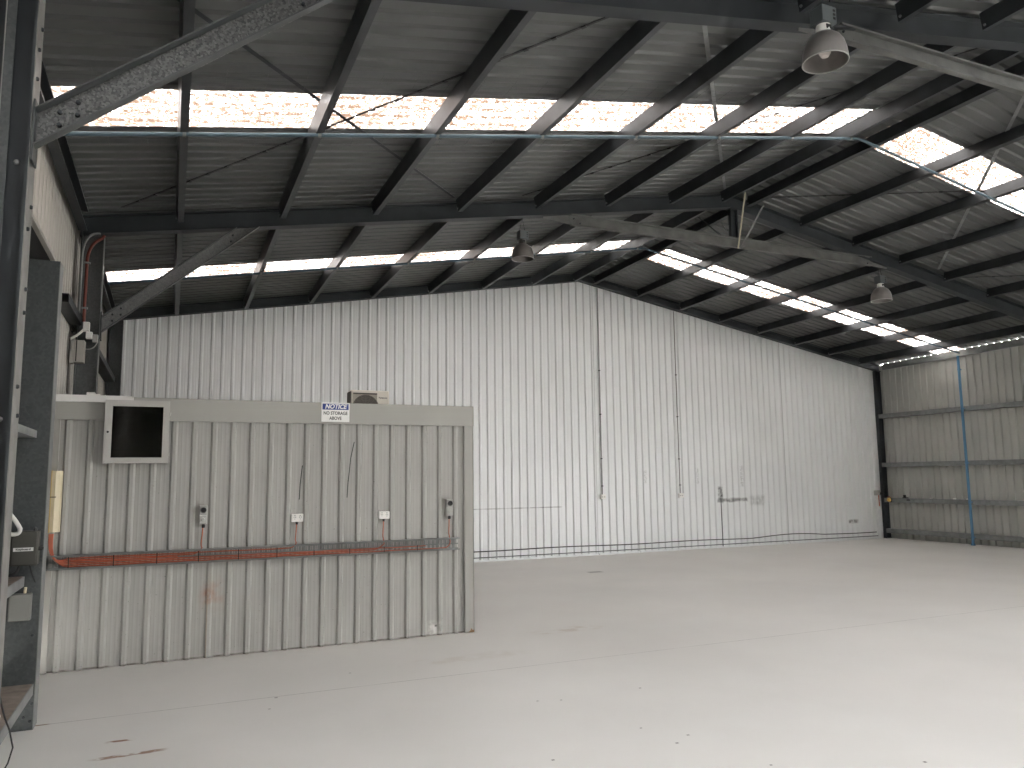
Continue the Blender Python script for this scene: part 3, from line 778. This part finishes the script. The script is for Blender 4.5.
# cream duct above the cables
t = empty('cable_duct', (-.925, YO-.03, 1.205), 'cream plastic cable duct on the office wall beside the mullion', 'cable duct')
b = MB(); b.prism([(-.972, YO-.031), (-.972, YO-.075), (-.955, YO-.105), (-.925, YO-.112), (-.895, YO-.095), (-.878, YO-.070), (-.878, YO-.031)], (0, 0, 1.215), (0, 0, 1.752), (1, 0, 0), (0, 1, 0)); b.build('duct_body', CREAM, t)
MB().box(-.9735, -.955, YO-.113, YO-.031, 1.213, 1.754).build('yellowed_edge', YELLOW, t)
MB().box(-.968, -.915, YO-.116, YO-.112, 1.518, 1.526).build('cable_tie', BLACK, t)

# ------------------------------------------------------------------ air conditioner on the office roof
ax0, ax1, ay, az0, az1 = 2.375, 2.945, 11.2, 2.455, 2.945
ac = empty('air_conditioner', ((ax0+ax1)/2, ay, az0), 'cream air conditioner outdoor unit on top of the office', 'air conditioner')
b = MB(); b.bbox(ax0, ax1, ay, ay+.26, az0, az1, .012); b.build('casing', ACW, ac)
gx, gz, gr_ = ax0+.215, az0+.225, .198
MB().box(ax0+.028, ax0+.385, ay-.006, ay+.0, az0+.03, az1-.040).build('grille_recess', ACP, ac)
MB().box(ax0+.028, ax0+.385, ay-.0095, ay-.006, az1-.062, az1-.040).build('shadow_slot', ACG, ac)
b = MB(); b.lathe([(0, -.010), (gr_, -.010), (gr_, -.006)], (gx, ay, gz), 40, 'Y'); b.build('fan_opening', ACG, ac)
b = MB()
for k in range(1, 9):
    r = gr_*k/8.5; n = 40
    b.tube([(gx+r*math.cos(2*math.pi*i/n), ay-.014, gz+r*math.sin(2*math.pi*i/n)) for i in range(n+1)], .0018, 4, False)
for k in range(8):
    a = math.pi*k/8; b.tube([(gx-gr_*math.cos(a), ay-.014, gz-gr_*math.sin(a)), (gx+gr_*math.cos(a), ay-.014, gz+gr_*math.sin(a))], .0018, 4)
b.build('fan_guard', mat('guard_wire', (.18, .16, .14), .5), ac)
b = MB()
for i in range(14): b.box(ax0-.010, ax0+.001, ay+.01+i*.017, ay+.017+i*.017, az0+.03, az1-.02)
b.box(ax0-.003, ax0+.001, ay+.02, ay+.25, az0+.03, az1-.02)
b.build('side_fins', ACG, ac)
text_mesh('Panasonic', .034, INK, ac, (ax0+.475, ay-.002, az1-.105), 'brand_lettering', offset=.0006, width=.125)
for x in (ax0+.06, ax1-.06): MB().box(x-.02, x+.02, ay+.02, ay+.24, az0-.035, az0+.002).build('foot', BLACK, ac)
b = MB(); b.box(ax0-.155, ax0-.03, ay+.02, ay+.10, az0+.075, az0+.10); b.box(ax0-.155, ax0-.03, ay+.03, ay+.09, az0-.035, az0+.075)
o = b.build('mounting_block', DUSTY); tag(o, 'small brown block on the office roof left of the air conditioner', 'block', None, 'thing')
b = MB(); b.bbox(-.735, -.665, YO+.02, YO+.08, OZ+.007, OZ+.042, .004); b.tube([(-.665, YO+.05, OZ+.02), (-.625, YO+.055, OZ+.018)], .010, 8)
o = b.build('white_fitting', WHITE); tag(o, 'tiny white fitting lying on the white office flashing', 'fitting', None, 'thing')

# ------------------------------------------------------------------ high bay lamps
def lamp(x, y, zrim, D, ztop, label, tilt=(0, 0), yaw=0):
    k = D/.37; t = empty('high_bay_lamp', (x, y, ztop), label, 'lamp', 'high bay lamps')
    R_ = D/2
    # reflector: double walled bell
    outp = [(R_*1.0, 0), (R_*.99, .04*k), (R_*.95, .10*k), (R_*.86, .16*k), (R_*.72, .205*k), (R_*.52, .238*k), (R_*.32, .255*k)]
    b = MB(); b.lathe(outp+[(R_*.30, .249*k), (R_*.50, .232*k), (R_*.70, .198*k), (R_*.84, .155*k), (R_*.93, .098*k), (R_*.97, .04*k), (R_*.98, 0)], (x, y, zrim), 40, 'Z', True)
    rf = b.build('reflector', LAMP, t)
    b = MB(); b.tube([(x+R_*.99*math.cos(2*math.pi*i/40), y+R_*.99*math.sin(2*math.pi*i/40), zrim) for i in range(41)], .005*k, 6, False); b.build('rim', GREYB, rf)
    b = MB(); b.lathe([(0, .04*k), (.030*k, .050*k), (.048*k, .08*k), (.050*k, .12*k), (.035*k, .18*k), (.020*k, .22*k), (.020*k, .25*k)], (x, y, zrim), 24); b.build('bulb', BULB, t)
    zc = zrim+.25*k
    b = MB(); b.lathe([(.066*k, 0), (.058*k, .075*k), (.045*k, .08*k)], (x, y, zc), 24); cl_ = b.build('lamp_collar', WHITE if D > .34 else LAMP, t)
    MB().box(x-.025*k, x+.025*k, y-.062*k, y-.04*k, zc+.018*k, zc+.060*k).build('collar_window', BLACK, cl_)
    zb = zc+.078*k
    b = MB(); b.bbox(x-.075*k, x+.085*k, y-.07*k, y+.07*k, zb, zb+.145*k, .005); gb = b.build('gear_box', LAMPBX, t)
    for i in range(3): MB().box(x+.045*k, x+.070*k, y-.0725*k, y-.069*k, zb+.03*k+i*.035*k, zb+.05*k+i*.035*k).build('terminal_slot', BLACK, gb)
    zt = zb+.145*k
    b = MB()
    if ztop > zt+.01:
        b.tube([(x-.045*k, y, zt-.01), (x-.045*k, y, zt+.02), (x, y, ztop), (x+.045*k, y, zt+.02), (x+.045*k, y, zt-.01)], .004, 6)
    else: b.tube([(x, y, zt-.01), (x, y, zt+.05)], .004, 6)
    b.build('hanger', BLACK, t)
    return t
lamp(4.575, 4.20, 4.845, .345, 5.33, 'large pale bell shaped high bay lamp hanging at the near frame')
b = MB(); b.tube([(4.66, 4.20, 5.37), (4.665, 4.18, 5.46), (4.655, 4.16, zp(4.6)+.02), (4.68, 4.15, zs(4.68)-.01)], .006, 6)
o = b.build('lamp_flex', BLACK); tag(o, 'black flex rising from the near lamp to the roof', 'cable', None, 'thing')
lamp(4.34, 9.40, 4.635, .308, 5.222, 'high bay lamp under the middle frame in front of the far skylight')
lamp(11.20, 9.40, 4.61, .345, 5.245, 'high bay lamp on the right, below the end of the middle tie')

# ------------------------------------------------------------------ back wall fittings
def back_socket(cx, z0, ztop, label, lab2):
    t = empty('wall_socket', (cx, YB, z0), label, 'socket', 'back wall sockets')
    MB().bbox(cx-.062, cx+.062, YB-.085, YB-.028, z0, z0+.10, .006).build('socket_box', WHITE, t)
    b = MB(); b.box(cx-.04, cx-.01, YB-.088, YB-.085, z0+.04, z0+.06); b.box(cx+.01, cx+.04, YB-.088, YB-.085, z0+.04, z0+.06); b.build('outlet_slots', GREYB, t)
    b = MB(); b.tube([(cx, YB-.042, z0+.10), (cx, YB-.042, ztop)], .011, 8); o = b.build('conduit', mat('conduit_grey', (.25, .25, .24), .5), None)
    tag(o, lab2, 'conduit', 'back wall conduits', 'thing')
    for z in (z0+.27, z0+.85, z0+1.8, z0+2.75): MB().box(cx-.018, cx+.018, YB-.055, YB-.030, z, z+.02).build('clip', STEEL, o)
back_socket(8.42, 1.155, zu(8.42)-.015, 'white socket box on the back wall, left one of the pair', 'thin grey conduit running up the back wall from left socket')
back_socket(10.42, 1.145, zu(10.42)-.02, 'white socket box on the back wall, right one of the pair', 'thin grey conduit running up the back wall from right socket')
b = MB(); b.tube([(11.54, YB-.034, 1.12), (11.545, YB-.034, .02)], .008, 6); o = b.build('vertical_rod', STEEL); tag(o, 'thin dark rod below the black smudge on back wall', 'rod', None, 'thing')
# black hose along the foot of the wall
pts = []
x = 3.1
while x < 16.45:
    z = .205-.004*(x-6)+.008*math.sin(x*1.9)
    if 12.4 < x < 14.6: z += .045*math.sin((x-12.4)/2.2*math.pi)
    pts.append((x, YB-.045, z)); x += .25
b = MB(); b.tube(pts, .011, 6); o = b.build('black_hose', BLACK); tag(o, 'thin black hose along the foot of the back wall', 'hose', None, 'thing')
b = MB(); b.tube([(3.1, YB-.04, .085), (8, YB-.04, .075), (12, YB-.04, .07), (16.4, YB-.04, .065)], .009, 6); o = b.build('hose_shadow_line', STEEL); tag(o, 'lower dark line standing in for the hose shadow on the back wall', 'cable', None, 'thing')  # dark tube drawn in place of the hose's shadow
b = MB(); b.box(3.05, 16.55, YB-.06, YB-.001, 0, .028); tag(b.build('trim_1', BACKW), 'pale base channel at the foot of the back wall', 'trim', None, 'structure')

# right corner details
t = empty('isolator_switch', (16.43, YB, 1.08), 'small grey isolator switch near the right back corner', 'switch')
MB().bbox(16.36, 16.52, YB-.12, YB-.028, 1.075, 1.20, .008).build('switch_box', GREYB, t)
MB().box(16.48, 16.56, YB-.15, YB-.12, 1.09, 1.15).build('lever', BLACK, t)
b = MB(); b.tube([(16.50, YB-.05, 1.08), (16.51, YB-.05, .80)], .012, 6); b.build('flex', ORANGE, t)
t = empty('corner_lamp', (16.56, Y2-.20, .90), 'small yellow work lamp on the corner end of a girt', 'lamp')
MB().lathe([(0, -.045), (.035, -.04), (.055, -.01), (.055, .0)], (16.55, Y2-.22, .965), 18, 'X').build('lens', BELL, t)
MB().lathe([(.058, .0), (.062, .03), (.03, .045), (0, .045)], (16.55, Y2-.22, .965), 18, 'X').build('lamp_body', BLACK, t)
MB().tube([(16.56, Y2-.26, 1.02), (16.55, Y2-.22, 1.05), (16.56, Y2-.15, 1.02)], .008, 6).build('handle', ORANGE, t)
b = MB(); b.box(16.58, 16.65, 13.60, 13.72, 1.012, 1.03); b.box(16.60, 16.64, 13.66, 13.71, 1.03, 1.09); b.box(16.575, 16.60, 13.52, 13.60, .955, .985)
o = b.build('girt_clamp', BLACK); tag(o, 'small black clamp sitting on the third right wall girt', 'clamp', None, 'thing')
for yy, lab in ((12.95, 'white block standing in for a daylight hole, far one on third right girt'), (12.35, 'white block standing in for a daylight hole, middle one on third right girt'), (12.02, 'white block standing in for a daylight hole beside the blue pipe')):
    b = MB(); b.bbox(16.60, 16.64, yy-.03, yy+.03, 1.0105, 1.035, .004); o = b.build('daylight_spot', WHITE); tag(o, lab, 'daylight spot', 'white daylight spots on the girt', 'thing')  # white blocks drawn for daylight showing through small holes

# ------------------------------------------------------------------ middle column: conduits and boxes
yk = Y1-.105
def conduit(pts, r, m, label, name='wall_conduit'):
    b = MB(); b.tube(pts, r, 10); o = b.build(name, m); tag(o, label, 'conduit', None, 'thing'); return o
o = conduit([(-.76, yk, 4.335)]+arc((-.78, yk, 4.30), (-.90, yk, 4.24), (-.915, yk, 4.05), 8)+[(-.915, yk, 3.36)], .016, RED, 'orange red conduit running down the middle left column')
for z in (4.0, 3.5): MB().box(-.945, -.885, yk-.02, yk+.016, z, z+.02).build('saddle', GALV, o)
conduit([(-.80, yk-.01, 4.345)]+arc((-.83, yk-.01, 4.345), (-.965, yk-.01, 4.33), (-.965, yk-.01, 4.05), 8)+[(-.965, yk-.01, 3.45)], .013, GALV, 'grey conduit curving beside the orange one on middle column')
def jbox(x, z, w, h, label):
    b = MB(); b.bbox(x-w/2, x+w/2, yk-.045, yk+.018, z, z+h, .006)
    o = b.build('junction_box', WHITE); tag(o, label, 'junction box', 'white junction boxes', 'thing')
    MB().bbox(x-w/2+.006, x+w/2-.006, yk-.050, yk-.045, z+.006, z+h-.006, .002).build('lid', WHITE, o)
jbox(-.885, 3.255, .062, .10, 'white junction box at the lower end of the orange red conduit')
jbox(-.855, 3.175, .062, .075, 'small white junction box in the middle of the three on the column')
b = MB(); b.bbox(-.822, -.770, yk-.04, yk+.018, 3.14, 3.225, .005); o = b.build('junction_box', GREYB); tag(o, 'grey junction box at the right edge of the middle column', 'junction box', None, 'thing')
conduit(arc((-.905, yk-.02, 3.28), (-.96, yk-.03, 3.20), (-1.03, yk-.03, 3.165), 8), .013, WHITE, 'short bent white conduit joining the wall to the boxes')
conduit(arc((-.77, yk-.03, 3.15), (-.80, yk-.04, 3.05), (-.88, yk-.03, 3.06), 8), .006, GREYB, 'thin grey loop of cable hanging below the junction boxes')
t = empty('flood_light', (-.945, yk-.03, 2.88), 'grey box shaped floodlight hanging beside the middle column', 'light')
MB().bbox(-.985, -.885, yk-.10, yk+.02, 2.905, 3.145, .008).build('light_body', LEFTW, t)
MB().bbox(-1.02, -.985, yk-.09, yk+.0, 2.895, 3.04, .005).build('side_housing', LEFTW, t)
MB().box(-.965, -.955, yk-.104, yk-.10, 2.915, 3.14).build('cover_seam', DARK, t)

# ------------------------------------------------------------------ mullion boxes
t = empty('control_box', (-.88, 6.27, 1.09), 'dark grey control box with a white label strip on the mullion', 'control box')
MB().bbox(-.962, -.805, 6.155, 6.268, 1.095, 1.325, .008).build('box_body', DGREYB, t)
MB().bbox(-.956, -.811, 6.148, 6.155, 1.101, 1.319, .003).build('lid', DGREYB, t)
MB().box(-.945, -.828, 6.1465, 6.148, 1.193, 1.217).build('label_strip', LABELW, t)
text_mesh('Keyboard', .017, INK, t, (-.887, 6.1460, 1.2055), 'label_lettering', offset=.0006, width=.085)
MB().lathe([(.014, 0), (.014, .02), (.009, .03)], (-.805, 6.20, 1.205), 12, 'X').build('cable_gland', BLACK, t)
MB().lathe([(.012, 0), (.012, .012), (.006, .022), (0, .024)], (-.83, 6.20, 1.325), 12, 'Z').build('top_knob', BLACK, t)
b = MB(); b.tube(arc((-.91, 6.2, 1.095), (-.92, 6.18, 1.03), (-.98, 6.18, 1.04), 6), .010, 8); b.tube(arc((-.85, 6.2, 1.095), (-.84, 6.18, 1.05), (-.80, 6.1, .99), 6), .004, 6); b.build('loose_flex', BLACK, t)
t = empty('switch_box', (-.90, 6.27, .72), 'small pale grey box on the mullion below the dusty girt', 'box')
MB().bbox(-.962, -.832, 6.215, 6.268, .725, .905, .006).build('box_body', GREYB2, t)
MB().bbox(-.958, -.836, 6.205, 6.215, .729, .901, .003).build('lid', GREYB2, t)
MB().tube([(-.875, 6.24, .905), (-.872, 6.24, .945)], .009, 8).build('cable_entry', CREAM, t)
o = conduit([(-1.0, 6.10, 1.42), (-.985, 6.10, 1.445)]+arc((-.965, 6.10, 1.44), (-.925, 6.10, 1.39), (-.905, 6.10, 1.345), 5)+arc((-.905, 6.10, 1.345), (-.905, 6.10, 1.305), (-.945, 6.10, 1.310), 5)+[(-1.0, 6.10, 1.315)], .014, WHITE, 'bent loop of white conduit above the dark grey control box')
# ring and black lead on the low girt
b = MB(); b.tube([(-.90+.045*math.cos(2*math.pi*i/24), 5.42+.06*math.sin(2*math.pi*i/24), .316) for i in range(25)], .013, 8, False)
o = b.build('white_ring', WHITE); tag(o, 'white plastic ring lying on the low dusty girt', 'ring', None, 'thing')
b = MB(); b.tube([(-.80, 4.9, 1.15), (-.785, 4.9, .62), (-.76, 4.9, .50), (-.745, 4.92, .43), (-.725, 4.95, .36), (-.705, 4.95, .27), (-.72, 4.93, .20), (-.76, 4.85, .12), (-.83, 4.75, .05), (-.88, 4.6, .008)], .0045, 6)
o = b.build('black_lead', BLACK); tag(o, 'thin black lead drooping over the low girt to the floor', 'cable', None, 'thing')

# ------------------------------------------------------------------ light
w = bpy.data.worlds.new('World'); sc.world = w; w.use_nodes = True
wn = w.node_tree; bg = wn.nodes['Background']
bg.inputs['Color'].default_value = (1.0, .992, .985, 1); bg.inputs['Strength'].default_value = 20.0
pl = bpy.data.lights.new('doorway_portal', 'AREA'); pl.shape = 'RECTANGLE'; pl.size = RO[1]-RO[0]; pl.size_y = RO[2]
pl.cycles.is_portal = True
po = bpy.data.objects.new('doorway_portal', pl); col.objects.link(po)
po.location = (XR+.05, (RO[0]+RO[1])/2, RO[2]/2); po.rotation_euler = (math.radians(90), 0, math.radians(90))

# ------------------------------------------------------------------ camera
cam = bpy.data.cameras.new('Camera'); co = bpy.data.objects.new('Camera', cam); col.objects.link(co)
cam.sensor_width = 36; cam.lens = 769.942/1024*36; cam.clip_start = .05
R = ((.91511838, .03737942, .40144879), (-.40300681, .11442404, .90801578), (-.01199429, -.99272852, .1197757))
M = Matrix(((R[0][0], -R[0][1], -R[0][2], 0), (R[1][0], -R[1][1], -R[1][2], 0), (R[2][0], -R[2][1], -R[2][2], 1.65), (0, 0, 0, 1)))
co.matrix_world = M
sc.camera = co

for o in bpy.data.objects:
    if '_w' in o: del o['_w']
sc.view_settings.view_transform = 'Standard'; sc.view_settings.look = 'None'
sc.view_settings.gamma = 1; sc.view_settings.use_curve_mapping = False
sc.view_settings.exposure = 1.07
